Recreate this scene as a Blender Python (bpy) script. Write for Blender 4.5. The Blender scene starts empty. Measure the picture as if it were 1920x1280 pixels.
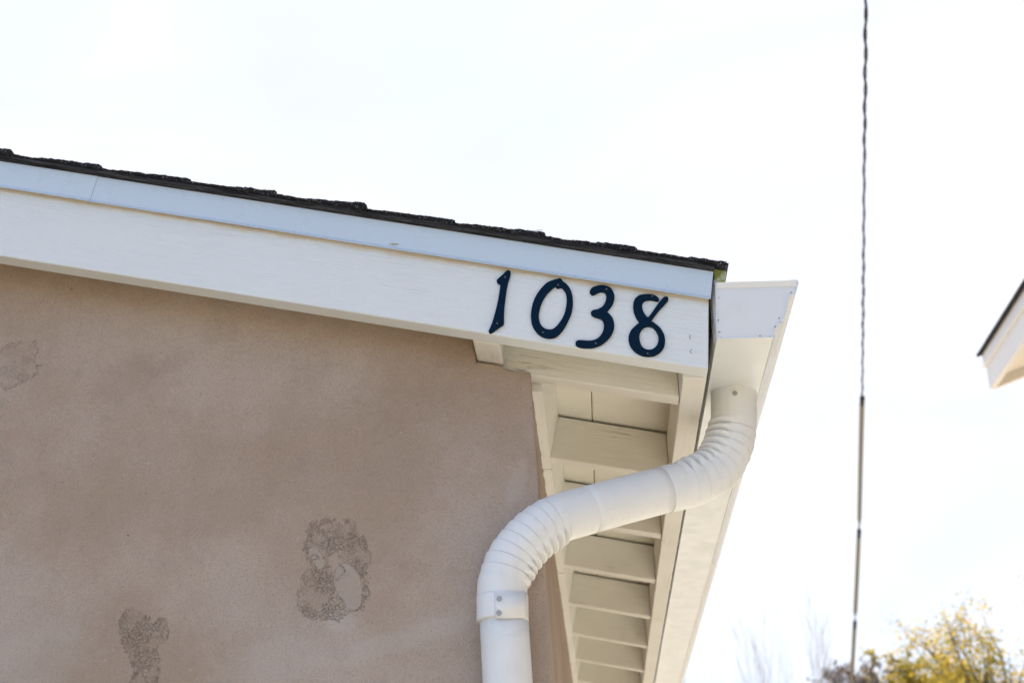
import bpy, bmesh, math, random
from mathutils import Vector, Matrix, noise

# ------------------------------------------------------------------ camera
S = bpy.context.scene
C = S.collection
FPX = 2666.67
def _n(v):
    return v.normalized()
ey = _n(Vector((182, 1116, FPX)))
_b = -.05
ex = _n(Vector((1, _b, -(182 + 1116 * _b) / FPX)))
ez = ex.cross(ey)
def ray(x, y):
    r = Vector(((x - 960) / FPX, (y - 640) / FPX, 1))
    return Vector((r.dot(ex), r.dot(ey), r.dot(ez)))
CAM = Vector((0, 0, 2.5)) - 2.24 * ray(1328, 693)
cd = bpy.data.cameras.new('camera')
cam = bpy.data.objects.new('camera', cd)
C.objects.link(cam)
cd.sensor_width = 36; cd.lens = 50; cd.clip_start = .05; cd.clip_end = 2000
cam.matrix_world = Matrix(((ex[0], -ex[1], -ex[2], CAM[0]), (ey[0], -ey[1], -ey[2], CAM[1]),
                           (ez[0], -ez[1], -ez[2], CAM[2]), (0, 0, 0, 1)))
cd.dof.use_dof = True; cd.dof.focus_distance = 2.3; cd.dof.aperture_fstop = 6.7
S.camera = cam

# ------------------------------------------------------------------ sky, sun, exposure
SUN_EL, SUN_AZ = 54, 2          # degrees; azimuth from +Y (behind the house) towards +X
w = bpy.data.worlds.new('World'); S.world = w; w.use_nodes = True
nt = w.node_tree; N = nt.nodes; L = nt.links; N.clear()
sky = N.new('ShaderNodeTexSky'); sky.sky_type = 'NISHITA'; sky.sun_disc = False
sky.sun_elevation = math.radians(SUN_EL); sky.sun_rotation = math.radians(SUN_AZ)
sky.air_density = .75; sky.dust_density = .5; sky.ozone_density = 5.0
bg = N.new('ShaderNodeBackground'); bg.inputs[1].default_value = .15
tc = N.new('ShaderNodeTexCoord')
mp = N.new('ShaderNodeMapping'); mp.inputs['Scale'].default_value = (1.0, 1.0, 2.4)
cn = N.new('ShaderNodeTexNoise'); cn.inputs['Scale'].default_value = 1.6; cn.inputs['Detail'].default_value = 5
cr = N.new('ShaderNodeMapRange'); cr.inputs[1].default_value = .34; cr.inputs[2].default_value = .62
cr.inputs[3].default_value = .88; cr.inputs[4].default_value = 1.0
cl = N.new('ShaderNodeMixRGB'); cl.blend_type = 'MIX'
# thin bright cloud veil with thicker and thinner, bluer places
cn2 = N.new('ShaderNodeTexNoise'); cn2.inputs['Scale'].default_value = 2.6; cn2.inputs['Detail'].default_value = 6; cn2.inputs['Distortion'].default_value = .6
cr2 = N.new('ShaderNodeMapRange'); cr2.inputs[1].default_value = .36; cr2.inputs[2].default_value = .60
cc2 = N.new('ShaderNodeMixRGB'); cc2.inputs[1].default_value = (2.62, 2.72, 2.92, 1); cc2.inputs[2].default_value = (2.95, 2.97, 3.05, 1)
L.new(cn2.outputs[0], cr2.inputs[0]); L.new(cr2.outputs[0], cc2.inputs[0]); L.new(cc2.outputs[0], cl.inputs[2])
L.new(tc.outputs['Generated'], mp.inputs[0]); L.new(mp.outputs[0], cn.inputs[0]); L.new(mp.outputs[0], cn2.inputs[0]); L.new(cn.outputs[0], cr.inputs[0])
# the veil thins out away from the sun, as thin cloud scatters forward
SUN_V = (math.sin(math.radians(SUN_AZ)) * math.cos(math.radians(SUN_EL)), math.cos(math.radians(SUN_AZ)) * math.cos(math.radians(SUN_EL)), math.sin(math.radians(SUN_EL)))
dp = N.new('ShaderNodeVectorMath'); dp.operation = 'DOT_PRODUCT'; dp.inputs[1].default_value = SUN_V
L.new(tc.outputs['Generated'], dp.inputs[0])
vm = N.new('ShaderNodeMapRange'); vm.inputs[1].default_value = -.3; vm.inputs[2].default_value = .8
vm.inputs[3].default_value = .0; vm.inputs[4].default_value = .97
L.new(dp.outputs['Value'], vm.inputs[0])
cm = N.new('ShaderNodeMath'); cm.operation = 'MULTIPLY'
L.new(vm.outputs[0], cm.inputs[1])
L.new(cr.outputs[0], cm.inputs[0]); L.new(cm.outputs[0], cl.inputs[0]); L.new(sky.outputs[0], cl.inputs[1])
L.new(cl.outputs[0], bg.inputs[0])
wo = N.new('ShaderNodeOutputWorld'); L.new(bg.outputs[0], wo.inputs[0])
sd = bpy.data.lights.new('sun', 'SUN'); sd.energy = 4.8; sd.angle = math.radians(.53); sd.color = (1, .95, .87)
so = bpy.data.objects.new('sun', sd); C.objects.link(so)
_e, _a = math.radians(SUN_EL), math.radians(SUN_AZ)
sdir = Vector((math.sin(_a) * math.cos(_e), math.cos(_a) * math.cos(_e), math.sin(_e)))
so.rotation_euler = sdir.to_track_quat('Z', 'Y').to_euler(); so.location = sdir * 30
S.view_settings.view_transform = 'Standard'; S.view_settings.look = 'None'
S.view_settings.gamma = 1; S.view_settings.use_curve_mapping = False
S.view_settings.exposure = 1.25
S.render.engine = 'CYCLES'

# ------------------------------------------------------------------ helpers
def at(x, y, Y=0.0):
    d = ray(x, y); t = (Y - CAM[1]) / d[1]
    return CAM + d * t
def atd(x, y, z):
    return CAM + ray(x, y) * z
def lin(X, z0, s):
    return z0 - s * X

def tag(o, label=None, cat=None, group=None, kind=None):
    if label: o['label'] = label
    if cat: o['category'] = cat
    if group: o['group'] = group
    if kind: o['kind'] = kind
    return o
def empty(name, loc=(0, 0, 0), **k):
    o = bpy.data.objects.new(name, None); o.location = loc; o.empty_display_size = .2
    C.objects.link(o); tag(o, **k); return o
def link(name, me, m, parent=None, bevel=0, smooth=False):
    o = bpy.data.objects.new(name, me); C.objects.link(o)
    if m and not me.materials: me.materials.append(m)
    if parent:
        o.parent = parent
        o.matrix_parent_inverse = Matrix.Translation(parent.matrix_basis.translation).inverted() if parent.type == 'EMPTY' else Matrix()
    if bevel:
        b = o.modifiers.new('bevel', 'BEVEL'); b.width = bevel; b.segments = 2; b.limit_method = 'ANGLE'; b.angle_limit = .6
    if smooth:
        for p in me.polygons: p.use_smooth = True
    return o
def mesh(name, vs, fs, m, parent=None, **k):
    me = bpy.data.meshes.new(name); me.from_pydata([tuple(v) for v in vs], [], fs)
    bm = bmesh.new(); bm.from_mesh(me); bmesh.ops.recalc_face_normals(bm, faces=bm.faces); bm.to_mesh(me); bm.free()
    return link(name, me, m, parent, **k)
def prism(name, poly, y0, y1, m, parent=None, **k):
    """polygon of (X, Z) pushed from y0 to y1"""
    n = len(poly)
    vs = [(p[0], y0, p[1]) for p in poly] + [(p[0], y1, p[1]) for p in poly]
    fs = [list(range(n)), list(range(2 * n - 1, n - 1, -1))] + [[i, (i + 1) % n, n + (i + 1) % n, n + i] for i in range(n)]
    return mesh(name, vs, fs, m, parent, **k)
def xz(pts, Y):
    return [(at(x, y, Y)[0], at(x, y, Y)[2]) for x, y in pts]
def catmull(P, n):
    P = [Vector(p) for p in P]; out = []
    Q = [P[0] * 2 - P[1]] + P + [P[-1] * 2 - P[-2]]
    for i in range(1, len(Q) - 2):
        a, b, c, d = Q[i - 1:i + 3]
        for k in range(n):
            t = k / n
            out.append(.5 * ((2 * b) + (c - a) * t + (2 * a - 5 * b + 4 * c - d) * t * t + (3 * b - a - 3 * c + d) * t ** 3))
    out.append(P[-1]); return out
def resample(P, step):
    L_ = [0]
    for a, b in zip(P, P[1:]): L_.append(L_[-1] + (b - a).length)
    n = max(2, int(L_[-1] / step)); out = []; j = 0
    for i in range(n + 1):
        s = L_[-1] * i / n
        while j < len(P) - 2 and L_[j + 1] < s: j += 1
        out.append(P[j].lerp(P[j + 1], (s - L_[j]) / max(1e-9, L_[j + 1] - L_[j])))
    return out
def tube(name, P, rad, seg, m, parent=None, caps=True, inner=None, smooth=True):
    """rad(s, ang) with ang measured from the direction `inner`"""
    T = [(P[min(i + 1, len(P) - 1)] - P[max(i - 1, 0)]).normalized() for i in range(len(P))]
    ref = Vector(inner) if inner is not None else Vector((0.3, 1, .2))
    vs = []; fs = []; s = 0
    for i, p in enumerate(P):
        if i: s += (p - P[i - 1]).length
        u = (ref - T[i] * ref.dot(T[i])).normalized(); v = T[i].cross(u)
        if inner is None: ref = u
        for k in range(seg):
            a = 2 * math.pi * k / seg
            r = rad(s, a) if callable(rad) else rad
            vs.append(p + (u * math.cos(a) + v * math.sin(a)) * r)
    for i in range(len(P) - 1):
        for k in range(seg):
            fs.append([i * seg + k, i * seg + (k + 1) % seg, (i + 1) * seg + (k + 1) % seg, (i + 1) * seg + k])
    if caps:
        fs.append(list(range(seg - 1, -1, -1))); fs.append([len(vs) - seg + k for k in range(seg)])
    return mesh(name, vs, fs, m, parent, smooth=smooth)

# ------------------------------------------------------------------ materials
def mat(name, col, rough=.6, spec=.5, metal=0):
    m = bpy.data.materials.new(name); m.use_nodes = True
    b = m.node_tree.nodes['Principled BSDF']
    b.inputs['Base Color'].default_value = (*col, 1); b.inputs['Roughness'].default_value = rough
    b.inputs['Metallic'].default_value = metal; b.inputs['Specular IOR Level'].default_value = spec
    return m, m.node_tree, b
def nd(nt, t, **k):
    n = nt.nodes.new(t)
    for a, v in k.items():
        if hasattr(n, a): setattr(n, a, v)
        else: n.inputs[a.replace('_', ' ')].default_value = v
    return n
def coords(nt, scale=(1, 1, 1), rot=(0, 0, 0)):
    """object coordinates are metres in the place; grain runs along local X after the turn"""
    t = nt.nodes.new('ShaderNodeTexCoord'); r = nt.nodes.new('ShaderNodeMapping'); r.vector_type = 'POINT'
    r.inputs['Rotation'].default_value = rot
    s = nt.nodes.new('ShaderNodeMapping'); s.inputs['Scale'].default_value = scale
    nt.links.new(t.outputs['Object'], r.inputs[0]); nt.links.new(r.outputs[0], s.inputs[0])
    return s.outputs[0]
def noise_n(nt, vec, scale, detail=3, rough=.5, dist=0):
    n = nt.nodes.new('ShaderNodeTexNoise'); n.inputs['Scale'].default_value = scale
    n.inputs['Detail'].default_value = detail; n.inputs['Roughness'].default_value = rough; n.inputs['Distortion'].default_value = dist
    if vec is not None: nt.links.new(vec, n.inputs['Vector'])
    return n.outputs['Fac']
def rng(nt, v, a, b, c=0, d=1, smooth=True):
    n = nt.nodes.new('ShaderNodeMapRange')
    if smooth: n.interpolation_type = 'SMOOTHSTEP'
    for i, x in ((1, a), (2, b), (3, c), (4, d)): n.inputs[i].default_value = x
    nt.links.new(v, n.inputs[0]); return n.outputs[0]
def mth(nt, op, a, b=None, c=None):
    n = nt.nodes.new('ShaderNodeMath'); n.operation = op
    for i, x in enumerate((a, b, c)):
        if x is None: continue
        if isinstance(x, (int, float)): n.inputs[i].default_value = x
        else: nt.links.new(x, n.inputs[i])
    return n.outputs[0]
def mix(nt, fac, a, b, mode='MIX'):
    n = nt.nodes.new('ShaderNodeMixRGB'); n.blend_type = mode
    for i, x in ((0, fac), (1, a), (2, b)):
        if isinstance(x, (int, float)): n.inputs[i].default_value = x
        elif isinstance(x, tuple): n.inputs[i].default_value = (*x, 1)
        else: nt.links.new(x, n.inputs[i])
    return n.outputs[0]
def bump(nt, b, hs):
    """hs: list of (height socket, metres)"""
    prev = None
    for h, d in hs:
        n = nt.nodes.new('ShaderNodeBump'); n.inputs['Distance'].default_value = d; n.inputs['Strength'].default_value = 1
        nt.links.new(h, n.inputs['Height'])
        if prev: nt.links.new(prev, n.inputs['Normal'])
        prev = n.outputs[0]
    nt.links.new(prev, b.inputs['Normal'])

RAKE_S, RAFT_S = .2330, .2175
def wood(name, rot=(0, 0, 0), col=(.78, .77, .73), grain=.0006, stain=None, crack=.5, dirt=.12):
    m, nt, b = mat(name, col, .62, .35)
    v = coords(nt, (9, 260, 260), rot); v2 = coords(nt, (1.6, 60, 60), rot); v3 = coords(nt, (1, 1, 1), rot)
    g = noise_n(nt, v, 1, 4, .6, .3)
    ck = noise_n(nt, v2, 1, 5, .65, .6)
    line = rng(nt, mth(nt, 'ABSOLUTE', mth(nt, 'SUBTRACT', ck, .5)), 0, .012, 1, 0)
    patch = rng(nt, noise_n(nt, v3, 7, 3), .52, .66)
    line = mth(nt, 'MULTIPLY', mth(nt, 'MULTIPLY', line, patch), crack)
    big = rng(nt, noise_n(nt, v3, 5, 4, .6), .35, .7)
    c = mix(nt, mth(nt, 'MULTIPLY', big, dirt), col, tuple(x * y for x, y in zip(col, (.86, .82, .74))))
    sp = rng(nt, noise_n(nt, v3, 260, 2), .70, .76)
    c = mix(nt, mth(nt, 'MULTIPLY', sp, .35), c, (.42, .38, .33))
    c = mix(nt, line, c, (.36, .33, .29))
    if stain:
        z0, s, depth, sc = stain      # stain that creeps down from under the drip edge
        sx = nt.nodes.new('ShaderNodeSeparateXYZ'); t = nt.nodes.new('ShaderNodeTexCoord'); nt.links.new(t.outputs['Object'], sx.inputs[0])
        d = mth(nt, 'SUBTRACT', mth(nt, 'ADD', sx.outputs[2], mth(nt, 'MULTIPLY', sx.outputs[0], s)), z0)
        d = mth(nt, 'ADD', d, mth(nt, 'MULTIPLY', mth(nt, 'SUBTRACT', noise_n(nt, v3, 16, 5, .6), .5), .022))
        c = mix(nt, mth(nt, 'MULTIPLY', rng(nt, d, -depth, 0), .75), c, sc)
    nt.links.new(c, b.inputs['Base Color'])
    pit = rng(nt, noise_n(nt, v3, 420, 2), .3, .6)
    bump(nt, b, [(g, grain), (pit, .00018), (line, -.0006), (noise_n(nt, v3, 9, 2), .003)])
    return m
AR = math.atan(RAKE_S); AF = math.atan(RAFT_S)
W_BARGE = wood('barge_paint', (0, -AR, 0), (.745, .79, .81), .0021, stain=(2.6222, RAKE_S, .012, (.64, .53, .38)), crack=.10, dirt=.08)  # white paint as on the eaves, cooled to carry blue skylight in its colour
W_RAFT = wood('rafter_paint', (0, -AF, 0), (.77, .75, .685), .0011, crack=.75, dirt=.35)
W_LONG = wood('eave_paint', (0, 0, math.pi / 2), (.77, .755, .70), .0006, crack=.35, dirt=.35)
W_SHEATH = wood('sheathing_paint', (0, 0, math.pi / 2), (.78, .76, .67), .0004, crack=.15, dirt=.25)

def painted_metal(name, col, rough=.4, dirt=(.6, .57, .5), amt=.25, wob=.004, grime=0):
    m, nt, b = mat(name, col, rough, .5)
    v = coords(nt)
    d = rng(nt, noise_n(nt, v, 14, 5, .65), .5, .75)
    sp = rng(nt, noise_n(nt, v, 330, 2), .72, .76)
    c = mix(nt, mth(nt, 'MULTIPLY', d, amt), col, dirt)
    c = mix(nt, mth(nt, 'MULTIPLY', sp, .3), c, (.3, .28, .25))
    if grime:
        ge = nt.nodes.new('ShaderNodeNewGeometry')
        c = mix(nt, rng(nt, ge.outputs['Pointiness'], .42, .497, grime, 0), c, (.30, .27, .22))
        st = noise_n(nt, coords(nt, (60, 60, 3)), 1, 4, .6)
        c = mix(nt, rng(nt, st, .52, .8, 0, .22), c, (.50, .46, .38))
    nt.links.new(c, b.inputs['Base Color'])
    nt.links.new(rng(nt, noise_n(nt, v, 30, 4), .3, .7, rough - .06, rough + .1), b.inputs['Roughness'])
    bump(nt, b, [(noise_n(nt, v, 7, 2), wob), (noise_n(nt, v, 500, 1), .00004)])
    return m
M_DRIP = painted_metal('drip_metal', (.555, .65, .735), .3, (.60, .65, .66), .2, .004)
M_GUT = painted_metal('gutter_metal', (.735, .76, .77), .36, (.62, .58, .5), .2, .003)
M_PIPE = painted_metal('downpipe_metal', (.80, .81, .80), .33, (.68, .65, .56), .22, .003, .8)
M_ZINC = painted_metal('zinc_screw', (.42, .43, .44), .35, (.2, .2, .2), .4, .001)
M_BLACK_SKY = painted_metal('black_metal_sky_tint', (.0008, .013, .034), .5, (.002, .014, .033), .3, .0006)  # black metal; blue of the reflected sky is put into the base colour
M_BLACK_SKY.node_tree.nodes['Principled BSDF'].inputs['Specular IOR Level'].default_value = .08
M_SCREW = painted_metal('dull_screw', (.10, .10, .105), .5, (.05, .05, .05), .4, .001)
M_NAIL, _, _ = mat('nail_rust', (.12, .10, .09), .7)

def stucco(name, spots=True):
    m, nt, b = mat(name, (.42, .35, .3), .88, .2)
    v = coords(nt)
    base = mix(nt, rng(nt, noise_n(nt, v, 3.2, 5, .6), .35, .68), (.43, .328, .25), (.525, .43, .36))
    base = mix(nt, mth(nt, 'MULTIPLY', rng(nt, noise_n(nt, v, 11, 6, .7), .50, .78), .30), base, (.31, .245, .20))
    fine = noise_n(nt, v, 480, 3, .7)
    base = mix(nt, mth(nt, 'MULTIPLY', rng(nt, fine, .42, .68), .45), base, (.29, .225, .18))
    pit = rng(nt, noise_n(nt, v, 240, 2, .5), .715, .76)
    base = mix(nt, mth(nt, 'MULTIPLY', pit, .6), base, (.16, .13, .11))
    chip = rng(nt, noise_n(nt, coords(nt, (1, 1, .6)), 130, 2, .5), .735, .76)
    base = mix(nt, mth(nt, 'MULTIPLY', chip, .28), base, (.6, .56, .5))
    hs = [(noise_n(nt, v, 2.2, 3), .03), (fine, .0016), (noise_n(nt, v, 38, 5, .6), .0042)]
    if spots:
        sx = nt.nodes.new('ShaderNodeSeparateXYZ'); t = nt.nodes.new('ShaderNodeTexCoord'); nt.links.new(t.outputs['Object'], sx.inputs[0])
        n1 = mth(nt, 'SUBTRACT', noise_n(nt, v, 16, 4, .7), .5)
        n2 = mth(nt, 'SUBTRACT', noise_n(nt, v, 75, 5, .8), .5)
        def ell(px, py, rx, ry, wob=1.0, ang=0.0):
            c = at(px, py, .12)
            dx = mth(nt, 'SUBTRACT', sx.outputs[0], c[0]); dz = mth(nt, 'SUBTRACT', sx.outputs[2], c[2])
            ca, sa = math.cos(ang), math.sin(ang)
            u_ = mth(nt, 'ADD', mth(nt, 'MULTIPLY', dx, ca), mth(nt, 'MULTIPLY', dz, sa))
            w_ = mth(nt, 'SUBTRACT', mth(nt, 'MULTIPLY', dz, ca), mth(nt, 'MULTIPLY', dx, sa))
            a = mth(nt, 'POWER', mth(nt, 'DIVIDE', u_, rx), 2); c2 = mth(nt, 'POWER', mth(nt, 'DIVIDE', w_, ry), 2)
            r = mth(nt, 'SQRT', mth(nt, 'ADD', a, c2))
            if wob:
                r = mth(nt, 'ADD', r, mth(nt, 'MULTIPLY', n1, 1.5 * wob)); r = mth(nt, 'ADD', r, mth(nt, 'MULTIPLY', n2, 1.1 * wob))
            return r
        rough_ = None; edge = None
        for (px, py, rx, ry, ang) in ((606, 1010, .034, .034, 0), (662, 1035, .026, .050, .3), (596, 1105, .030, .055, 0), (640, 1120, .045, .035, .3),
                                      (252, 1180, .026, .034, 0), (272, 1245, .024, .075, 0), (300, 1182, .015, .022, 0), (20, 690, .050, .042, 0), (45, 665, .03, .02, .6)):
            r = ell(px, py, rx, ry, 1.0, ang)
            k = rng(nt, r, .93, 1.02, 1, 0)
            rough_ = k if rough_ is None else mth(nt, 'MAXIMUM', rough_, k)
        edge = rng(nt, mth(nt, 'ABSOLUTE', mth(nt, 'SUBTRACT', rough_, .5)), .18, .5, 1, 0)
        isfar = rng(nt, sx.outputs[0], at(140, 700, .12)[0], at(150, 700, .12)[0], .35, 1)
        oval = rng(nt, ell(652, 1092, .021, .034, .10, .35), .94, 1.03, 1, 0)
        oval2 = rng(nt, ell(662, 1122, .014, .018, .15), .9, 1.05, 1, 0)
        oval3 = rng(nt, ell(594, 1045, .010, .022, .5, .5), .85, 1.05, 1, 0)
        oval = mth(nt, 'MAXIMUM', oval, mth(nt, 'MAXIMUM', oval2, oval3))
        inside = mth(nt, 'MULTIPLY', rough_, mth(nt, 'SUBTRACT', 1, oval))
        inside = mth(nt, 'MULTIPLY', inside, isfar)
        inside = mth(nt, 'MULTIPLY', inside, rng(nt, noise_n(nt, v, 34, 4, .6), .40, .56, .2, 1))
        crust = noise_n(nt, v, 420, 5, .75, .3)
        wig = rng(nt, mth(nt, 'ABSOLUTE', mth(nt, 'SUBTRACT', noise_n(nt, v, 190, 4, .7, .6), .5)), 0, .03, 1, 0)
        base = mix(nt, mth(nt, 'MULTIPLY', inside, .10), base, (.37, .30, .235))
        base = mix(nt, mth(nt, 'MULTIPLY', mth(nt, 'MULTIPLY', inside, rng(nt, crust, .5, .7)), .09), base, (.22, .17, .13))
        base = mix(nt, mth(nt, 'MULTIPLY', mth(nt, 'MULTIPLY', inside, wig), .18), base, (.19, .15, .12))
        base = mix(nt, mth(nt, 'MULTIPLY', mth(nt, 'MULTIPLY', edge, mth(nt, 'MULTIPLY', isfar, rng(nt, noise_n(nt, v, 60, 2), .42, .62))), .20), base, (.20, .16, .13))
        base = mix(nt, mth(nt, 'MULTIPLY', oval, .5), base, (.44, .375, .32))
        # faint trowel swaths, lighter skim coat
        for (px, py, rx, ry, ang, amt, wb) in ((760, 1195, .17, .020, .26, .20, .35), (968, 905, .016, .05, -.35, .25, .6), (640, 1165, .03, .02, 0, .3, .5),
                                      (500, 1240, .10, .05, .2, .15, .9), (80, 1230, .09, .07, 0, .18, .9), (900, 1240, .08, .03, .3, .1, .6)):
            base = mix(nt, mth(nt, 'MULTIPLY', rng(nt, ell(px, py, rx, ry, wb, ang), .5, 1.15, 1, 0), amt), base, (.56, .52, .47))
        for (px, py, rx, ry, ang, amt, wb) in ((240, 720, .06, .05, .2, .16, 1.2), (410, 620, .04, .03, 0, .2, 1.2), (585, 700, .05, .03, .5, .14, 1.2), (540, 590, .05, .04, 0, .12, 1.2), (925, 660, .10, .05, 0, .12, .8),
                                      (640, 1225, .018, .01, .2, .12, 2.0), (325, 680, .05, .02, .4, .2, 1.3), (800, 760, .08, .05, .3, .12, 1.2)):
            base = mix(nt, mth(nt, 'MULTIPLY', rng(nt, ell(px, py, rx, ry, wb, ang), .5, 1.15, 1, 0), amt * .55), base, (.20, .155, .12))
        hs += [(mth(nt, 'MULTIPLY', inside, crust), .0014), (mth(nt, 'MULTIPLY', inside, wig), -.0009), (rough_, -.0012), (oval, .0012)]
    nt.links.new(base, b.inputs['Base Color'])
    bump(nt, b, hs)
    return m
M_STUCCO = stucco('stucco')
M_STUCCO2 = stucco('side_stucco', False)

def granules(name, c0, c1, spk=(.25, .25, .26)):
    m, nt, b = mat(name, c0, .9, .25)
    v = coords(nt)
    g = nt.nodes.new('ShaderNodeTexVoronoi'); g.inputs['Scale'].default_value = 620; nt.links.new(v, g.inputs['Vector'])
    c = mix(nt, rng(nt, noise_n(nt, v, 40, 4, .7), .3, .7), c0, c1)
    hsv = nt.nodes.new('ShaderNodeSeparateColor'); nt.links.new(g.outputs['Color'], hsv.inputs[0])
    c = mix(nt, rng(nt, hsv.outputs[0], .93, .95, 0, .8), c, spk)
    nt.links.new(c, b.inputs['Base Color'])
    bump(nt, b, [(g.outputs['Distance'], -.0012), (noise_n(nt, v, 120, 4, .7), .002)])
    return m
M_SHIN = granules('asphalt_granules', (.010, .010, .014), (.026, .025, .033))
M_START, nt_, b_ = mat('starter_felt', (.05, .05, .05), .85, .3)
_v = coords(nt_, (14, 160, 260), (0, -AR, 0))
_s = noise_n(nt_, _v, 1, 5, .7)
nt_.links.new(mix(nt_, rng(nt_, _s, .35, .7), (.010, .010, .012), (.10, .10, .102)), b_.inputs['Base Color'])
bump(nt_, b_, [(_s, .006), (noise_n(nt_, coords(nt_), 300, 3), .004)])
M_MOSS, nt_, b_ = mat('mossy_wood', (.2, .25, .1), .95, .2)
_n1 = noise_n(nt_, coords(nt_), 160, 5, .7); _n2 = noise_n(nt_, coords(nt_), 60, 4, .6)
_c = mix(nt_, rng(nt_, _n2, .4, .62), (.30, .34, .09), (.55, .62, .46))
nt_.links.new(mix(nt_, rng(nt_, _n1, .55, .7), _c, (.09, .10, .03)), b_.inputs['Base Color']); bump(nt_, b_, [(_n1, .004)])
M_RAW, _, _ = mat('raw_timber', (.16, .12, .09), .9, .2)
M_DARK, _, _ = mat('roof_layers', (.06, .055, .05), .9, .2)

# ------------------------------------------------------------------ ground
def ground_mat():
    m, nt, b = mat('dry_ground', (.3, .26, .2), .95, .1)
    v = coords(nt)
    c = mix(nt, rng(nt, noise_n(nt, v, .15, 6, .6), .4, .6), (.37, .265, .155), (.26, .205, .115))
    c = mix(nt, mth(nt, 'MULTIPLY', rng(nt, noise_n(nt, v, 6, 6, .7), .4, .7), .4), c, (.34, .27, .19))
    nt.links.new(c, b.inputs['Base Color']); bump(nt, b, [(noise_n(nt, v, 20, 6, .7), .03)]); return m
def concrete_mat():
    m, nt, b = mat('driveway_concrete', (.45, .42, .37), .85, .2)
    v = coords(nt)
    c = mix(nt, rng(nt, noise_n(nt, v, 1.2, 6, .65), .3, .7), (.575, .55, .485), (.505, .48, .42))
    c = mix(nt, rng(nt, noise_n(nt, v, 90, 3), .6, .75, 0, .4), c, (.25, .23, .2))
    nt.links.new(c, b.inputs['Base Color']); bump(nt, b, [(noise_n(nt, v, 70, 4), .004)]); return m
def sheet(name, x0, x1, y0, y1, z, m):
    o = mesh(name, [(x0, y0, z), (x1, y0, z), (x1, y1, z), (x0, y1, z)], [[0, 1, 2, 3]], m); return tag(o, kind='structure')
sheet('ground', -900, 900, -900, 900, 0, ground_mat())
MC = concrete_mat()
def slab(name, x0, x1, y0, y1):
    return tag(mesh(name, [(x, y, z) for z in (-.05, .03) for x, y in ((x0, y0), (x1, y0), (x1, y1), (x0, y1))],
        [[0, 1, 2, 3], [4, 5, 6, 7], [0, 1, 5, 4], [1, 2, 6, 5], [2, 3, 7, 6], [3, 0, 4, 7]], MC, bevel=.01), kind='structure')
slab('driveway', -.24, 4.6, -9, 16)

# ------------------------------------------------------------------ house
XL = -7.8                                           # far left eave
XR = XL / 2                                          # ridge
DEP = 7.0
house = empty('house', (XR, 3.5, 0), label='low gabled house with tan stucco wall, white eaves and black shingle roof edge', cat='house')
WC = [(at(995, 697, .12)[0], at(995, 697, .12)[2]), (at(1019, 1030, .12)[0], at(1019, 1030, .12)[2]), (at(1036.5, 1280, .12)[0], at(1036.5, 1280, .12)[2])]
XC = WC[0][0]
wtop = xz([(965, 694), (947, 690), (936, 684), (928, 682), (893, 678), (889, 650)], .12)
xr0 = at(889, 650, .12)[0]
poly = [(XL + .3, 0), (WC[-1][0] + .012, 0)] + WC[::-1] + wtop + [(xr0 - .002, lin(xr0, 2.565, RAKE_S)), (XR, lin(XR, 2.565, RAKE_S)), (XL + .3, lin(XR, 2.565, RAKE_S) + RAKE_S * (XL + .3 - XR))]
prism('front_wall', poly, .12, .134, M_STUCCO, house, bevel=.003)
prism('front_wall', [(XL + .32, 0), (WC[0][0] - .03, 0), (WC[0][0] - .03, 2.50), (-.42, 2.56), (XR, lin(XR, 2.53, RAKE_S)), (XL + .32, lin(XR, 2.53, RAKE_S) + RAKE_S * (XL + .3 - XR))], .136, .26, M_RAW, house)
side = [(XC - .12, 0), (WC[-1][0] + .010, 0), (WC[2][0] - .002, WC[2][1]), (WC[1][0] - .002, WC[1][1]), (XC - .002, WC[0][1] - .002), (XC - .12, WC[0][1] + .02)]
prism('side_wall', side, .1365, DEP - .1, M_STUCCO2, house)
prism('side_wall', [(XL + .3, 0), (XL + .45, 0), (XL + .45, 2.5), (XL + .3, 2.5)], .262, DEP - .1, M_STUCCO2, house)
prism('back_wall', [(XL + .47, 0), (XC - .13, 0), (XC - .13, 2.52), (XR, 3.35), (XL + .47, 2.52)], DEP - .25, DEP - .1, M_STUCCO2, house)

# rafters in roof coordinates
U = Vector((math.cos(AF), 0, -math.sin(AF))); Wv = Vector((math.sin(AF), 0, math.cos(AF)))
R0 = Vector((0, 0, 2.4972))                           # rafter underside where X = 0
def rpt(X, w):                                        # on plumb line X, w above the rafter underside (square to slope)
    return (X, 2.4972 - RAFT_S * X + w / math.cos(AF))
def rafter_mesh(xl, jit):
    pl = [rpt(xl, 0), rpt(-.0385, 0), rpt(-.0385, .086), rpt(xl, .0875)]
    return pl
rnd = random.Random(4)
K0 = .135; SP = .440
for k in range(15):
    y = K0 + SP * k + (rnd.uniform(-.006, .006) if k > 1 else 0)
    xl = -.55 if k == 0 else XC - .05
    o = prism('rafter', rafter_mesh(xl, k), y + (.0015 if k == 0 else 0), y + .0385, W_RAFT, house, bevel=.0022)
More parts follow.
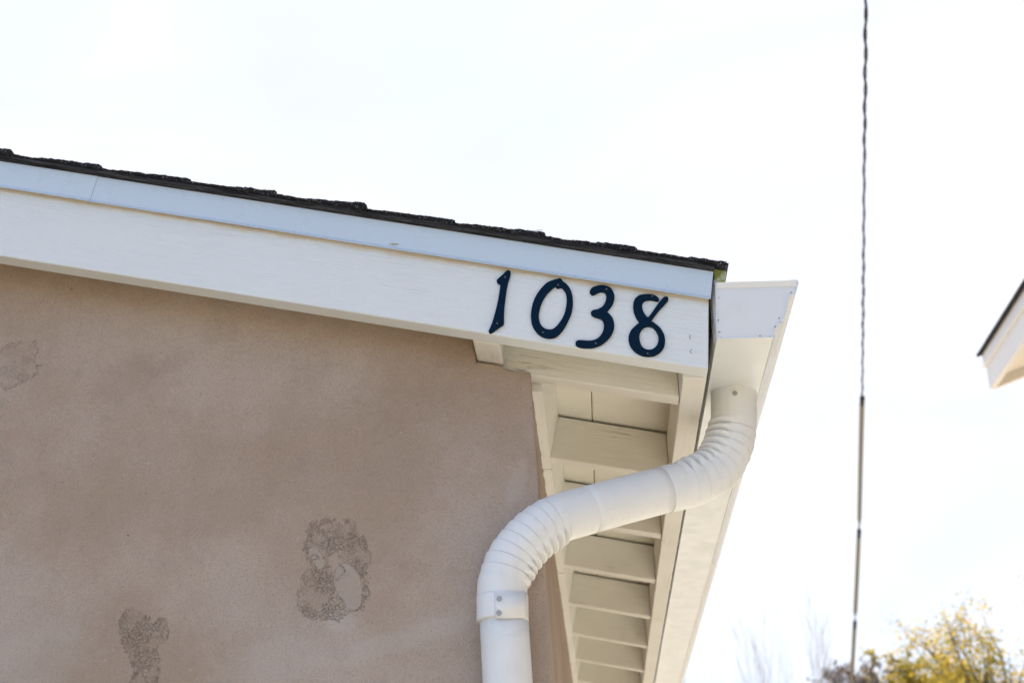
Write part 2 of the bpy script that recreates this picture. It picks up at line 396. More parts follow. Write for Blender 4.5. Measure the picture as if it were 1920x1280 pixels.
# blocking between the rafters, square to the slope, with the trim strip under it
bx = at(1033, 862, .574)[0]
for k in range(14):
    y0 = K0 + SP * k + .041; y1 = K0 + SP * (k + 1) - .0015
    b0 = Vector((bx + rnd.uniform(-.001, .001), 0, 2.4972 - RAFT_S * bx))
    a = b0 + Wv * .0; c = b0 + Wv * .090; d = c - U * .038; e = a - U * .038
    prism('blocking', [(p[0], p[2]) for p in (a, c, d, e)], y0, y1, W_LONG, house, bevel=.0015)
    # rough stucco stop under the blocking
    n = 26; vs = []; fs = []
    xs0 = at(1001, 717, .175)[0]
    for i in range(n + 1):
        yy = y0 + (y1 + .036 - y0) * i / n
        for q, (dx, dz) in enumerate(((0, 0), (0, -.011), (-(bx - xs0) - .004, -.011), (-(bx - xs0) - .004, .004))):
            j = noise.noise(Vector((yy * 45, q * 3.1, k))) * .0022
            vs.append((bx + dx + (j if q < 2 else j * 1.2), yy, 2.4972 - RAFT_S * bx - .0005 + dz + j * .6))
    for i in range(n):
        for q in range(4):
            fs.append([i * 4 + q, i * 4 + (q + 1) % 4, (i + 1) * 4 + (q + 1) % 4, (i + 1) * 4 + q])
    fs += [[0, 1, 2, 3], [n * 4 + 3, n * 4 + 2, n * 4 + 1, n * 4]]
    mesh('stucco_stop', vs, fs, W_LONG, house)
# roof boards laid along the eave, joints left open
XJ = at(1111, 795, .574)[0]
edges = [XJ + .19, XJ]
while edges[-1] > XR + .2: edges.append(edges[-1] - rnd.choice((.135, .14, .142)))
edges[-1] = XR + .002
for i in range(len(edges) - 1):
    x1, x0 = edges[i] - .0006, edges[i + 1] + .0006
    x1 = min(x1, -.0005) if i == 0 else x1
    a, b2, c, d = (x0, rpt(x0, .0915)), (x1, rpt(x1, .0915)), (x1, rpt(x1, .110)), (x0, rpt(x0, .110))
    prism('roof_board', [p[1] for p in (a, b2, c, d)], .040, DEP, W_SHEATH, house, bevel=.0028)
ztop = 2.6705
prism('roof_deck', [rpt(XR, .1125), rpt(.018, .1125), (.018, lin(.018, ztop, RAKE_S)), (XR, lin(XR, ztop, RAKE_S))], .0395, DEP, M_DARK, house)
zr = lin(XR, ztop, RAKE_S)
prism('roof_deck', [(XR - .002, rpt(XR, .1125)[1]), (XL, rpt(XR, .1125)[1] + RAFT_S * (XL - XR)), (XL, zr + RAKE_S * (XL - XR)), (XR - .002, zr)], 0.0, DEP, M_DARK, house)
# outlooker carrying the barge board
ol = [(at(886, 636, .04)[0], 0), (at(938, 645, .04)[0], 0)]
x0, x1 = ol[0][0], ol[1][0]
prism('outlooker', [(x0, 2.502 - RAKE_S * x0 - .003), (x1, 2.502 - RAKE_S * x1 - .003), (x1, 2.502 - RAKE_S * x1 + .085), (x0, 2.502 - RAKE_S * x0 + .085)], .0385, .1335, W_LONG, house, bevel=.004)
# barge board
bb = prism('barge_board', [(XR + .001, lin(XR, 2.5009, .2290)), (0, 2.5009), (at(1329, 560, 0)[0], 2.622), (at(1329.5, 535, 0)[0], 2.652), (XR + .001, lin(XR, 2.655, RAKE_S))], 0, .038, W_BARGE, house, bevel=.0022)
for px, py in ((1297, 632), (1299, 659)):
    c = at(px, py, -.0003)
    n = 14; vs = [(c[0], c[1] - .0004, c[2])]; fs = []
    for i in range(n):
        a = i / n * 2 * math.pi; r = .0036 * (1 + .12 * math.sin(3 * a))
        vs.append((c[0] + r * math.cos(a), c[1], c[2] + r * math.sin(a)))
    fs = [[0, 1 + i, 1 + (i + 1) % n] for i in range(n)]
    mesh('painted_nail', vs, fs, W_BARGE, bb)
    vs = []; fs = []
    for i in range(9):
        a = math.radians(110 + i * 17); 
        for r in (.0033, .0041): vs.append((c[0] + r * math.cos(a), c[1] - .0006, c[2] + r * math.sin(a)))
    fs = [[2 * i, 2 * i + 1, 2 * i + 3, 2 * i + 2] for i in range(8)]
    mesh('nail_crack', vs, fs, M_NAIL, bb)
o = prism('barge_board', [(XR - .001, lin(XR, 2.5009, .2290)), (XL, lin(XR, 2.5009, .229) + .229 * (XL - XR)), (XL, zr - .02 + RAKE_S * (XL - XR)), (XR - .001, zr - .02)], -.001, -.0005 + .0, W_BARGE, house)
o.data.transform(Matrix.Translation((0, 0, 0)))
# eave fascia
prism('fascia', [(-.038, 2.5008), (0, 2.5003), (0.009, 2.604), (-.038, 2.588)], .0385, DEP, W_LONG, house, bevel=.002)
prism('fascia', [(XL - .03, 2.4), (XL, 2.4), (XL, 2.56), (XL - .03, 2.56)], .0385, DEP, W_LONG, house)

# drip edge: two lapped lengths of folded metal
def drip(xa, xb, yoff, endslant):
    prof = [(-.003, .0), (-.0034, -.046), (-.0100, -.0518), (-.0112, -.0532), (-.0118, -.0526), (-.0042, -.0455), (-.0038, .0008)]
    n = max(2, int((xb - xa) / .04)); vs = []; fs = []; m_ = len(prof)
    for i in range(n + 1):
        x = xa + (xb - xa) * i / n
        wob = noise.noise(Vector((x * 6, yoff * 900, 0))) * .0009
        for (py_, pz) in prof:
            xx = x + (endslant * (-pz) if i in (n,) else (endslant * (-pz) if i == 0 else 0))
            vs.append((xx, py_ + yoff + wob, 2.6722 - RAKE_S * xx + pz * (1 + .0)))
    for i in range(n):
        for q in range(m_):
            fs.append([i * m_ + q, i * m_ + (q + 1) % m_, (i + 1) * m_ + (q + 1) % m_, (i + 1) * m_ + q])
    fs += [list(range(m_)), [n * m_ + q for q in range(m_ - 1, -1, -1)]]
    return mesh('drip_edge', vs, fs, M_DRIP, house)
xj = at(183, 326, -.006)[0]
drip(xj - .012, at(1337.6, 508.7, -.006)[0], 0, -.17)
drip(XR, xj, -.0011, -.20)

# small scuff on the drip edge and two dirt marks on the wall
M_SCUFF, _, _ = mat('bare_scuff', (.42, .36, .30), .8, .2)
def fleck(px, py, Y, L_, H_, ang, m, parent, name, seed):
    c = at(px, py, Y); rd = random.Random(seed); n = 14
    vs = [(c[0], Y - .0006, c[2])]
    for i in range(n):
        a = i * math.tau / n; q = rd.uniform(.7, 1.15)
        x, z = L_ * math.cos(a) * q, H_ * math.sin(a) * q
        vs.append((c[0] + x * math.cos(ang) - z * math.sin(ang), Y, c[2] + x * math.sin(ang) + z * math.cos(ang)))
    return mesh(name, vs, [[0, 1 + i, 1 + (i + 1) % n] for i in range(n)], m, parent)
fleck(739, 457.5, -.0052, .0085, .0015, -.05, M_SCUFF, house, 'scuff_mark', 1)
fleck(134, 542, .1197, .004, .0009, .5, M_NAIL, house, 'wall_mark', 2)
fleck(240, 1003, .1197, .0016, .0016, 0, M_NAIL, house, 'wall_mark', 3)
fleck(462, 1068, .1197, .0010, .0009, 0, M_NAIL, house, 'wall_mark', 4)

# ---- shingles
def roofpt(u, w, Y):     # u metres down the slope from X=0, w above the drip edge top
    c, s = math.cos(AR), math.sin(AR)
    return (u * c + w * s, Y, 2.6725 - u * s + w * c)
# starter strip / roofing felt, ragged thick edge along the rake
def ragged(name, u0, u1, prof, Yf, m, parent, seed, step=.004, jit=.0012, back=.35):
    """prof(u)->(w0,w1); a slab whose front (Y) and top edges are ragged"""
    n = max(3, int((u1 - u0) / step)); vs = []; fs = []; rows = 7
    for i in range(n + 1):
        u = u0 + (u1 - u0) * i / n; w0, w1 = prof(u)
        e = noise.noise(Vector((u * 90, seed, 1))) * jit * 1.3 + noise.noise(Vector((u * 300, seed, 5))) * jit
        e2 = noise.noise(Vector((u * 140, seed, 9))) * jit + noise.noise(Vector((u * 420, seed, 2))) * jit
        e3 = noise.noise(Vector((u * 110, seed, 13))) * jit
        yf = Yf + noise.noise(Vector((u * 20, seed, 3))) * jit * 1.6
        for (w, y) in ((w0, back), (w0 + e3 * .2, yf + .002 + e * .5), (w0 + (w1 - w0) * .35, yf + e2), (w0 + (w1 - w0) * .7, yf + .0004 + e),
                       (w1 + e2 * .6, yf + .0015 + e3), (w1 + e * .8, yf + .006), (w1, back)):
            vs.append(roofpt(u, w, y))
    for i in range(n):
        for q in range(rows):
            fs.append([i * rows + q, i * rows + (q + 1) % rows, (i + 1) * rows + (q + 1) % rows, (i + 1) * rows + q])
    fs += [list(range(rows)), [n * rows + q for q in range(rows - 1, -1, -1)]]
    return mesh(name, vs, fs, m, parent)
UE = (at(1362, 503, -.01)[0]) / math.cos(AR)
ULEN = -XR / math.cos(AR)
ragged('starter_strip', -ULEN, at(1338, 503, -.01)[0] / math.cos(AR), lambda u: (.0016, .0096), -.0135, M_START, house, 3, .006, .0007, DEP)
# butt positions read off the roof line
butts = [at(x, 400, -.012)[0] for x in ()]
bp = [(1362, 501), (1191, 470), (1019, 437), (848, 408), (683, 382), (515, 357), (353, 332), (186, 306), (22, 281)]
ub = [at(x, y, -.012)[0] / math.cos(AR) for x, y in bp]
while ub[-1] > -ULEN + .16: ub.append(ub[-1] - .1425)
rr = random.Random(11)
heights = [.0022, .0085, .0100, .0085, .0118, .0095, .0100, .0105, .0100]
for i, ubt in enumerate(ub):
    top = ub[i + 1] - .02 if i + 1 < len(ub) else -ULEN
    h = heights[i] if i < len(heights) else rr.uniform(.008, .011)
    tab = (ubt - rr.uniform(.05, .08), rr.random() < .6)
    def pf(u, ubt=ubt, h=h, tab=tab):
        t = (ubt - u) / .155
        w1 = .0096 + .0040 + h * max(0, 1 - t) ** 1.6 * .55 + noise.noise(Vector((u * 34, h * 900, 0))) * .0016
        if tab[1] and tab[0] < u < ubt - .002: w1 += .0016
        if ubt - u < .003: w1 -= .0015
        return (.0098, max(w1, .0125))
    ragged('shingle', top, ubt + rr.uniform(-.001, .001), pf, -.0165 + rr.uniform(-.0015, .0015), M_SHIN, house, 20 + i * 1.7, .0022, .0016, .30 + rr.uniform(-.08, .08))
vs = []; fs = []
for i, ubt in enumerate(ub):
    y = .30
    while y < DEP:
        y2 = min(DEP + .02, y + rr.uniform(.14, .3)); b_i = len(vs); hh = rr.uniform(.0095, .0125)
        for (u_, w_) in ((ubt, .0086), (ubt, .009 + hh), (ubt - .15, .0115), (ubt - .15, .0086)):
            vs += [roofpt(u_, w_, y), roofpt(u_, w_, y2 - .004)]
        fs += [[b_i, b_i + 2, b_i + 4, b_i + 6], [b_i + 1, b_i + 7, b_i + 5, b_i + 3]] + [[b_i + 2 * q, b_i + 2 * q + 1, b_i + (2 * q + 3) % 8, b_i + (2 * q + 2) % 8] for q in range(4)]
        y = y2
tag(mesh('shingle_field', vs, fs, M_SHIN, house), kind='stuff')
prism('roof_covering', [(XR, zr), (XL - .04, zr + RAKE_S * (XL - .04 - XR)), (XL - .04, zr + .02 + RAKE_S * (XL - .04 - XR)), (XR, zr + .03)], -.014, DEP + .02, M_SHIN, house)
# little broken curl of wire on the roof edge, left by the roofers
c = [at(988, 431, -.018), at(1003, 433, -.02), at(1012, 430, -.019), at(1018, 434, -.018)]
tube('nail_curl', resample(catmull(c, 6), .002), .0006, 6, M_ZINC, house)
# mossy board end below the last shingle
mp_ = xz([(1337.5, 500), (1362.5, 504), (1359, 531), (1340, 532)], .006)
prism('eave_board', mp_, .006, DEP, M_MOSS, house, bevel=.0015)

# ------------------------------------------------------------------ house numbers
def digit(name, loops, screws, label):
    root = None
    cu = bpy.data.curves.new(name, 'CURVE'); cu.dimensions = '2D'; cu.fill_mode = 'BOTH'
    allp = []
    for lp in loops:
        P = [at(880 + x / 3.764, 440 + y / 3.764, -.004) for x, y in lp]
        P2 = [Vector((p[0], p[2], 0)) for p in P]
        n = len(P2); pts = []
        for i in range(n):
            a, b, c, d = P2[i - 1], P2[i], P2[(i + 1) % n], P2[(i + 2) % n]
            for k in range(5):
                t = k / 5
                pts.append(.5 * ((2 * b) + (c - a) * t + (2 * a - 5 * b + 4 * c - d) * t * t + (3 * b - a - 3 * c + d) * t ** 3))
        sp = cu.splines.new('POLY'); sp.points.add(len(pts) - 1)
        for i, p in enumerate(pts): sp.points[i].co = (p[0], p[1], 0, 1)
        sp.use_cyclic_u = True; allp += pts
    cu.extrude = .0016; cu.bevel_depth = .0005; cu.bevel_resolution = 2; cu.offset = -.0003
    tmp = bpy.data.objects.new('tmp', cu); C.objects.link(tmp)
    bpy.context.view_layer.update()
    dg = bpy.context.evaluated_depsgraph_get()
    me = bpy.data.meshes.new_from_object(tmp.evaluated_get(dg))
    bpy.data.objects.remove(tmp)
    # (x, y, z) -> (X, Y, Z): curve plane stands up in the board's plane, a hair in front of it
    me.transform(Matrix(((1, 0, 0, 0), (0, 0, -1, -.0026), (0, 1, 0, 0), (0, 0, 0, 1))))
    bm = bmesh.new(); bm.from_mesh(me); bmesh.ops.remove_doubles(bm, verts=bm.verts, dist=1e-6)
    bmesh.ops.recalc_face_normals(bm, faces=bm.faces); bm.to_mesh(me); bm.free()
    me.materials.clear()
    cx = sum(p[0] for p in allp) / len(allp); cz = min(p[1] for p in allp)
    root = empty('house_number', (cx, 0, cz), label=label, cat='house number', group='house number digits on the barge board')
    link('number_plate', me, M_BLACK_SKY, root)
    for (x, y) in screws:
        c = at(880 + x / 3.764, 440 + y / 3.764, -.0048)
        n = 12; vs = [(c[0], -.0057, c[2])]
        for r, yy in ((.0011, -.0056), (.0016, -.0050), (.0017, -.0044)):
            vs += [(c[0] + r * math.cos(a * math.tau / n), yy, c[2] + r * math.sin(a * math.tau / n)) for a in range(n)]
        fs = [[0, 1 + i, 1 + (i + 1) % n] for i in range(n)] + [[1 + j * n + i, 1 + (j + 1) * n + i, 1 + (j + 1) * n + (i + 1) % n, 1 + j * n + (i + 1) % n] for j in range(2) for i in range(n)]
        mesh('screw', vs, fs, M_SCREW, root, smooth=True)
    return root
digit('one', [[(262, 256), (275, 251), (287, 257), (291, 272), (285, 300), (272, 340), (262, 390), (254, 450), (246, 520), (243, 580), (243, 624), (236, 636), (190, 668), (160, 690), (147, 694), (138, 686), (139, 672), (150, 650), (168, 600), (182, 550), (195, 500), (207, 440), (215, 390), (219, 352), (207, 344), (196, 335), (195, 320), (207, 307), (235, 282)]],
      [(252, 298), (197, 625)], 'black metal digit 1 on the white barge board, furthest left on the slope')
digit('zero', [[(640, 308), (652, 317), (662, 331), (690, 352), (712, 385), (727, 430), (730, 485), (722, 545), (700, 600), (668, 660), (630, 705), (590, 727), (545, 728), (500, 710), (465, 675), (442, 630), (435, 575), (440, 520), (455, 465), (480, 415), (515, 370), (550, 338), (590, 320), (618, 313)],
              [(605, 366), (580, 385), (550, 415), (520, 460), (500, 510), (490, 560), (492, 600), (505, 635), (530, 660), (560, 668), (590, 664), (620, 640), (650, 600), (672, 555), (685, 500), (688, 450), (680, 410), (665, 385), (645, 372), (628, 378), (615, 374)]],
      [(627, 353), (520, 688)], 'black metal digit 0 with a pointed top, screwed between the 1 and the 3')
digit('three', [[(851, 408), (853, 393), (864, 376), (885, 365), (920, 357), (955, 358), (990, 370), (1012, 395), (1023, 430), (1020, 465), (1005, 500), (985, 525), (972, 545), (990, 560), (1012, 590), (1022, 630), (1018, 670), (1000, 710), (970, 745), (930, 775), (885, 793), (840, 799), (790, 796), (760, 785), (750, 770), (755, 752), (770, 744), (800, 744), (850, 747), (890, 738), (920, 718), (942, 685), (950, 650), (948, 620), (935, 598), (912, 588), (885, 580), (865, 568), (858, 552), (864, 538), (880, 530), (905, 525), (935, 510), (955, 485), (966, 455), (966, 425), (955, 408), (935, 402), (915, 405), (895, 415), (875, 425), (860, 420)]],
      [(968, 383), (892, 765)], 'black metal digit 3 on the white board, between the 0 and the 8')
digit('eight', [[(1339, 458), (1334, 467), (1320, 468), (1295, 462), (1265, 460), (1240, 465), (1224, 480), (1219, 505), (1225, 535), (1240, 562), (1257, 581), (1267, 577), (1290, 548), (1330, 490), (1368, 445), (1385, 436), (1400, 440), (1404, 455), (1395, 472), (1365, 505), (1325, 550), (1292, 596), (1285, 608), (1310, 625), (1345, 655), (1370, 695), (1381, 740), (1375, 785), (1350, 825), (1310, 850), (1265, 858), (1215, 850), (1170, 825), (1140, 790), (1125, 745), (1128, 705), (1145, 670), (1175, 640), (1198, 618), (1180, 590), (1165, 555), (1157, 515), (1160, 475), (1175, 445), (1205, 425), (1245, 419), (1285, 420), (1315, 430), (1333, 444)],
               [(1255, 647), (1225, 660), (1205, 690), (1200, 725), (1207, 765), (1225, 795), (1255, 810), (1290, 808), (1320, 785), (1335, 750), (1333, 710), (1315, 675), (1290, 652)]],
      [(1290, 432), (1258, 838)], 'black metal digit 8 with an open top loop, nearest the gutter corner')

# ------------------------------------------------------------------ gutter
G0 = -.004
gutter = empty('gutter', (.07, 0, 2.55), label='white K-style rain gutter with closed end cap under the eave corner', cat='gutter')
capp = [(1343, 532), (1345.3, 634.5), (1449.5, 632), (1450.5, 619), (1457, 611), (1466, 602), (1470.5, 591), (1473.5, 575), (1476, 561), (1482, 554), (1489, 550), (1492.5, 541), (1492.5, 528)]
cp = xz(capp, G0)
prism('end_cap', cp, G0, G0 + .0012, M_GUT, gutter)
def shell(name, line, y0, y1, th, m, parent, ny=1):
    """open profile line (X, Z), extruded, given a thickness outwards"""
    n = len(line); outp = []
    for i in range(n):
        a = Vector(line[max(i - 1, 0)]); b = Vector(line[min(i + 1, n - 1)]); t = (b - a).normalized()
        outp.append((line[i][0] - t[1] * -th, line[i][1] - t[0] * th))
    ring = list(line) + outp[::-1]; k = len(ring); vs = []; fs = []
    for j in range(ny + 1):
        y = y0 + (y1 - y0) * j / ny
        vs += [(p[0], y, p[1]) for p in ring]
    for j in range(ny):
        fs += [[j * k + q, j * k + (q + 1) % k, (j + 1) * k + (q + 1) % k, (j + 1) * k + q] for q in range(k)]
    fs += [list(range(k)), [ny * k + q for q in range(k - 1, -1, -1)]]
    return mesh(name, vs, fs, m, parent)
# trough: back flange, bottom, ogee front, rolled lip
def off(P, d):
    n = len(P); o = []
    for i in range(n):
        a = Vector(P[max(i - 1, 0)]); b = Vector(P[min(i + 1, n - 1)]); t = (b - a).normalized()
        o.append((P[i][0] + t[1] * d, P[i][1] - t[0] * d))
    return o
g = [cp[0]] + cp[1:]
trough_in = [(cp[0][0], cp[0][1])] + list(cp[1:])
outer = off(trough_in, -.0016); 
# keep whichever offset lies outside (bottom lower than the cap's)
if outer[2][1] > trough_in[2][1]: outer = off(trough_in, .0016)
lipx, lipz = outer[-1]
outer = outer[:-1] + [(lipx + .002, lipz - .004), (lipx + .0015, lipz + .0015), (lipx - .003, lipz + .003), (lipx - .014, lipz + .0025)]
inner_ = trough_in[:-1] + [(cp[-1][0] - .0005, cp[-1][1] - .004), (cp[-1][0] - .001, cp[-1][1] + .0002), (lipx - .004, lipz + .0012), (lipx - .014, lipz + .0012)]
ring = outer + inner_[::-1]; k = len(ring)
vs = []; fs = []; NY = 24
for j in range(NY + 1):
    y = G0 - .0022 + (DEP - G0) * j / NY
    for p in ring:
        vs.append((p[0] + (noise.noise(Vector((y * 1.1, 0, 3))) * .002 if j else 0), y, p[1] + (noise.noise(Vector((y * .9, 4, 3))) * .0015 if j else 0)))
for j in range(NY):
    fs += [[j * k + q, j * k + (q + 1) % k, (j + 1) * k + (q + 1) % k, (j + 1) * k + q] for q in range(k)]
fs += [list(range(k)), [NY * k + q for q in range(k - 1, -1, -1)]]
mesh('trough', vs, fs, M_GUT, gutter)
bq = at(1450.5, 635, G0)
tube('gutter_bead', [Vector((bq[0] + .001, G0 - .002 + (DEP - .01) * i / 12, bq[2] + .002)) for i in range(13)], .0022, 8, M_GUT, gutter)
# folded hem along the top of the end cap and crimp dimples round its edge
hx0, hz0 = cp[0]; hx1, hz1 = cp[-1]
mesh('cap_hem', [(hx0, G0 - .0005, hz0 - .009), (hx1, G0 - .0005, hz1 - .009), (hx1, G0 - .0055, hz1), (hx0, G0 - .0055, hz0), (hx0, G0 + .001, hz0 + .001), (hx1, G0 + .001, hz1 + .001)],
     [[0, 1, 2, 3], [3, 2, 5, 4], [0, 3, 4], [1, 5, 2], [0, 4, 5, 1]], M_GUT, gutter)
for (px, py, a) in ((1349, 622, .3), (1347, 600, 1.2), (1348, 558, 1.3), (1444, 630, .1), (1463, 604, .9), (1461, 596, .8), (1483, 548, .9), (1481, 556, .7), (1453, 612, .6), (1400, 633, 0), (1352, 633, .8), (1425, 629, 0)):
    c = at(px, py, G0 - .0006); dx, dz = math.cos(a) * .0026, math.sin(a) * .0026
    mesh('crimp', [(c[0] - dx, G0 - .0002, c[2] - dz), (c[0] + dz * .35, G0 - .0012, c[2] - dx * .35), (c[0] + dx, G0 - .0002, c[2] + dz), (c[0] - dz * .35, G0 - .0002, c[2] + dx * .35)],
         [[0, 1, 2], [0, 2, 3], [0, 3, 1], [1, 3, 2]], M_SCREW if (px % 2) else M_ZINC, gutter)
# back flashing sheet standing between fascia and gutter
fa, fb_, fc = at(1338.5, 524, .0), at(1343.2, 536, -.004), at(1344.8, 640, -.004)
o = mesh('flashing', [(fa[0], 0, fa[2]), (fb_[0], -.004, fb_[2]), (fc[0], -.004, fc[2] + .001), (.0150, .034, fc[2] + .012), (.0150, .034, fb_[2]), (.0165, .02, fa[2] - .004)],
     [[0, 1, 5], [1, 2, 3, 4, 5]], M_GUT, gutter)
sm_ = o.modifiers.new('solid', 'SOLIDIFY'); sm_.thickness = .0007; sm_.offset = 1

# ------------------------------------------------------------------ downpipe
pipe = empty('downpipe', (-.3, .08, 0), label='round white downpipe with two crimped elbows running from the gutter down the stucco wall', cat='downpipe')
PP = [(1376, 712, .242), (1376, 755, .242), (1375.5, 790, .241), (1368, 836, .236), (1343, 880, .222), (1303, 903, .204), (1246, 917.5, .186), (1170, 937, .160), (1101, 956, .136), (1042, 974, .113), (997, 1003, .096), (961, 1046, .086), (945, 1086, .081), (941.5, 1108, .080), (942, 1130, .080)]
W = [at(x, y, Y) for x, y, Y in PP]
up = resample(catmull(W[:7], 14), .0007)
midp = resample([W[6].lerp(W[7], -.05), W[6], W[7], W[8], W[8].lerp(W[9], .1)], .02)
lo = resample(catmull(W[8:], 14), .0007)
def plen(P): return sum((b - a).length for a, b in zip(P, P[1:]))
def elbow(name, P, s0, s1, n, inner, R, flip, m=M_PIPE):
    Ln = plen(P)
    def rad(s, a):
        ci = math.cos(a); inn = max(0, ci); t = (s - s0) / (s1 - s0)
        r = R
        if 0 < t < 1:
            ph = (t * n) % 1
            if flip: ph = 1 - ph
            env = min(1, t * n, (1 - t) * n)
            lap = (1 - ph) if ph > .06 else ph / .06 * .9
            lap = lap * .0032 - .0014
            if ph < .09: lap -= .0042 * (1 - abs(ph - .045) / .045)
            lobe = max(0, math.sin(math.pi * min(1, max(0, ph)))) ** .75 * .0135 - .0072
            k = inn ** 2
            k = max(0, min(1, (ci - .30) / .45)); k = k * k * (3 - 2 * k)
            outer_f = .6 + .4 * max(0, min(1, (ci + 1) / 1.2))
            r += noise.noise(Vector((s * 28, a * 1.3, R * 900))) * .0005
            r += env * (lap * outer_f * (1 - k) + lobe * k)
        return r
    return tube(name, P, rad, 72, m, pipe, inner=inner)
iu = (W[2].lerp(W[6], .5) - W[4]).normalized(); il = (W[8].lerp(W[12], .5) - W[10]).normalized()
Lu = plen(up); Ll = plen(lo)
su = plen(resample([W[0], W[1], W[2]], .002))
e1 = elbow('upper_elbow', up, su, Lu - .026, 10, iu, .0398, False)
elbow('lower_elbow', lo, .052, Ll - .033, 9, il, .0392, False)
tube('offset_pipe', midp, .0388, 72, M_PIPE, pipe, inner=(0, -1, 0))
# collar
A = at(942, 1117, .08); B = at(942.5, 1165, .08)
tube('collar', resample([A, B], .004), lambda s, a: .0402, 72, M_PIPE, pipe, inner=(0, -1, 0))
B2 = at(944.5, 1150, .08); E2 = at(952, 1280, .08); E3 = E2 + (E2 - B2).normalized() * 1.0
E4 = Vector((E3[0] + .01, .08, .06))
tube('lower_pipe', resample([B2, E2, E3, E4], .05), .0378, 72, M_PIPE, pipe, inner=(0, -1, 0))
# lap plate on the collar
ax = (B - A).normalized(); fr = Vector((0, -1, 0)); fr = (fr - ax * fr.dot(ax)).normalized(); sd_ = ax.cross(fr)
def on_collar(px, py, r):
    d = ray(px, py)                                   # meet the collar's round surface
    best = None
    t = 1.9
    while t < 2.4:
        p = CAM + d * t; q = p - A; q = q - ax * q.dot(ax)
        if q.length <= r: return p, q.normalized()
        t += .0004
    return None
vs = []; fs = []; nn = 16
for j, (pa, pb) in enumerate(((927, 1110), (928, 1159))):
    for i in range(nn + 1):
        x = pa + (988 - pa) * i / nn * .995
        h = on_collar(x if i < nn else 986, pb + (i / nn) * -1, .0406)
        vs.append(h[0])
fs = [[i, i + 1, nn + 2 + i, nn + 1 + i] for i in range(nn)]
o = mesh('lap_plate', vs, fs, M_PIPE, pipe, smooth=True)
sm = o.modifiers.new('solid', 'SOLIDIFY'); sm.thickness = .0008; sm.offset = 0
def hexscrew(c, nrm, r, parent):
    nrm = Vector(nrm).normalized(); u = nrm.orthogonal().normalized(); v = nrm.cross(u)
    vs = []; fs = []
    for (rr_, h, n) in ((r * 1.5, 0, 12), (r * 1.5, r * .25, 12), (r * .92, r * .27, 12), (r * .88, r * 1.0, 12), (r * .5, r * 1.08, 12), (r * .45, r * .85, 12)):
        for i in range(12):
            a = i * math.tau / 12; q = rr_ * (1 if rr_ > r else (1.0 if i % 2 == 0 else .93))
            vs.append(c + (u * math.cos(a) + v * math.sin(a)) * q + nrm * h)
    for j in range(5):
        fs += [[j * 12 + i, j * 12 + (i + 1) % 12, (j + 1) * 12 + (i + 1) % 12, (j + 1) * 12 + i] for i in range(12)]
    fs.append([60 + i for i in range(12)])
    return mesh('screw', vs, fs, M_ZINC if r > .002 else M_NAIL, parent)
for px, py in ((936, 1121.5), (935.5, 1148.5)):
    h = on_collar(px, py, .0409); hexscrew(h[0], h[1], .0030, pipe)
# screw high on the upper pipe
d = ray(1378, 737); t = 2.2
while True:
    p = CAM + d * t; q = p - W[1]; q[2] = 0
    if q.length <= .0400 or t > 2.7: break
    t += .0004
hexscrew(p, q, .0030, pipe)
# outlet flange where the pipe enters the gutter bottom
tube('outlet', resample([at(1376, 712, .242), at(1376, 716, .242)], .002), .0412, 48, M_GUT, pipe, inner=(0, -1, 0))
# wall strap low on the pipe
tube('pipe_strap', resample([Vector((E3[0], .08, 1.0)), Vector((E3[0], .08, .97))], .01), .0392, 32, M_GUT, pipe, inner=(0, -1, 0))

# ------------------------------------------------------------------ overhead cable
M_CAB, nt_, b_ = mat('cable_rubber', (.014, .014, .022), .6, .4)
M_SLV = painted_metal('cable_sleeve', (.15, .148, .125), .55, (.12, .11, .09), .4, .002)
cable = empty('overhead_cable', atd(1623, 0, 7.5), label='twisted black service cable with grey splice sleeves hanging across the sky', cat='cable')
def cz_(y): return 1 / (.1333 - .0000687 * y)
cpx = [(1627, -900), (1623, 0), (1622.5, 120), (1620.5, 300), (1619, 500), (1616.5, 745), (1613.5, 870), (1611, 985), (1607, 1080), (1602.5, 1170), (1597, 1275), (1591, 1400), (1585, 1500)]
CP = catmull([atd(x, y, cz_(y)) for x, y in cpx], 40); CP = resample(CP, .03)
tot = plen(CP)
for ph, R_, rr_ in ((0, .0052, .0074), (math.pi, .0046, .0036)):
    P = []; s = 0
    for i, p in enumerate(CP):
        if i: s += (p - CP[i - 1]).length
        T = (CP[min(i + 1, len(CP) - 1)] - CP[max(i - 1, 0)]).normalized(); u = T.cross(Vector((1, 0, 0))).normalized(); v = T.cross(u)
        a = s * math.tau / .36 + ph + math.sin(s * 1.7) * .5
        P.append(p + (u * math.cos(a) + v * math.sin(a)) * R_ * (1 + .3 * math.sin(s * 2.3)))
    tube('conductor', P, rr_, 8, M_CAB, cable)
for (ya, yb, w0, w1) in ((752, 978, .022, .023), (1001, 1150, .024, .027), (1172, 1420, .027, .034)):
    n = 14; P = []
    def xa(y):
        for (x0_, y0_), (x1_, y1_) in zip(cpx, cpx[1:]):
            if y0_ <= y <= y1_: return x0_ + (x1_ - x0_) * (y - y0_) / (y1_ - y0_)
    P = resample([atd(xa(ya + (yb - ya) * i / n), ya + (yb - ya) * i / n, cz_(ya + (yb - ya) * i / n)) for i in range(n + 1)], .05)
    Ln = plen(P)
    tube('splice_sleeve', P, lambda s, a, Ln=Ln, w0=w0, w1=w1: (w0 + (w1 - w0) * s / Ln) * (1 if .1 < s < Ln - .1 else .72), 14, M_SLV, cable)
    Q = [atd(xa(ya) + .6, ya - 7, cz_(ya - 7)), atd(xa(ya), ya + 5, cz_(ya + 5))]
    tube('cable_clamp', resample(Q, .03), w0 * .98, 12, M_CAB, cable)

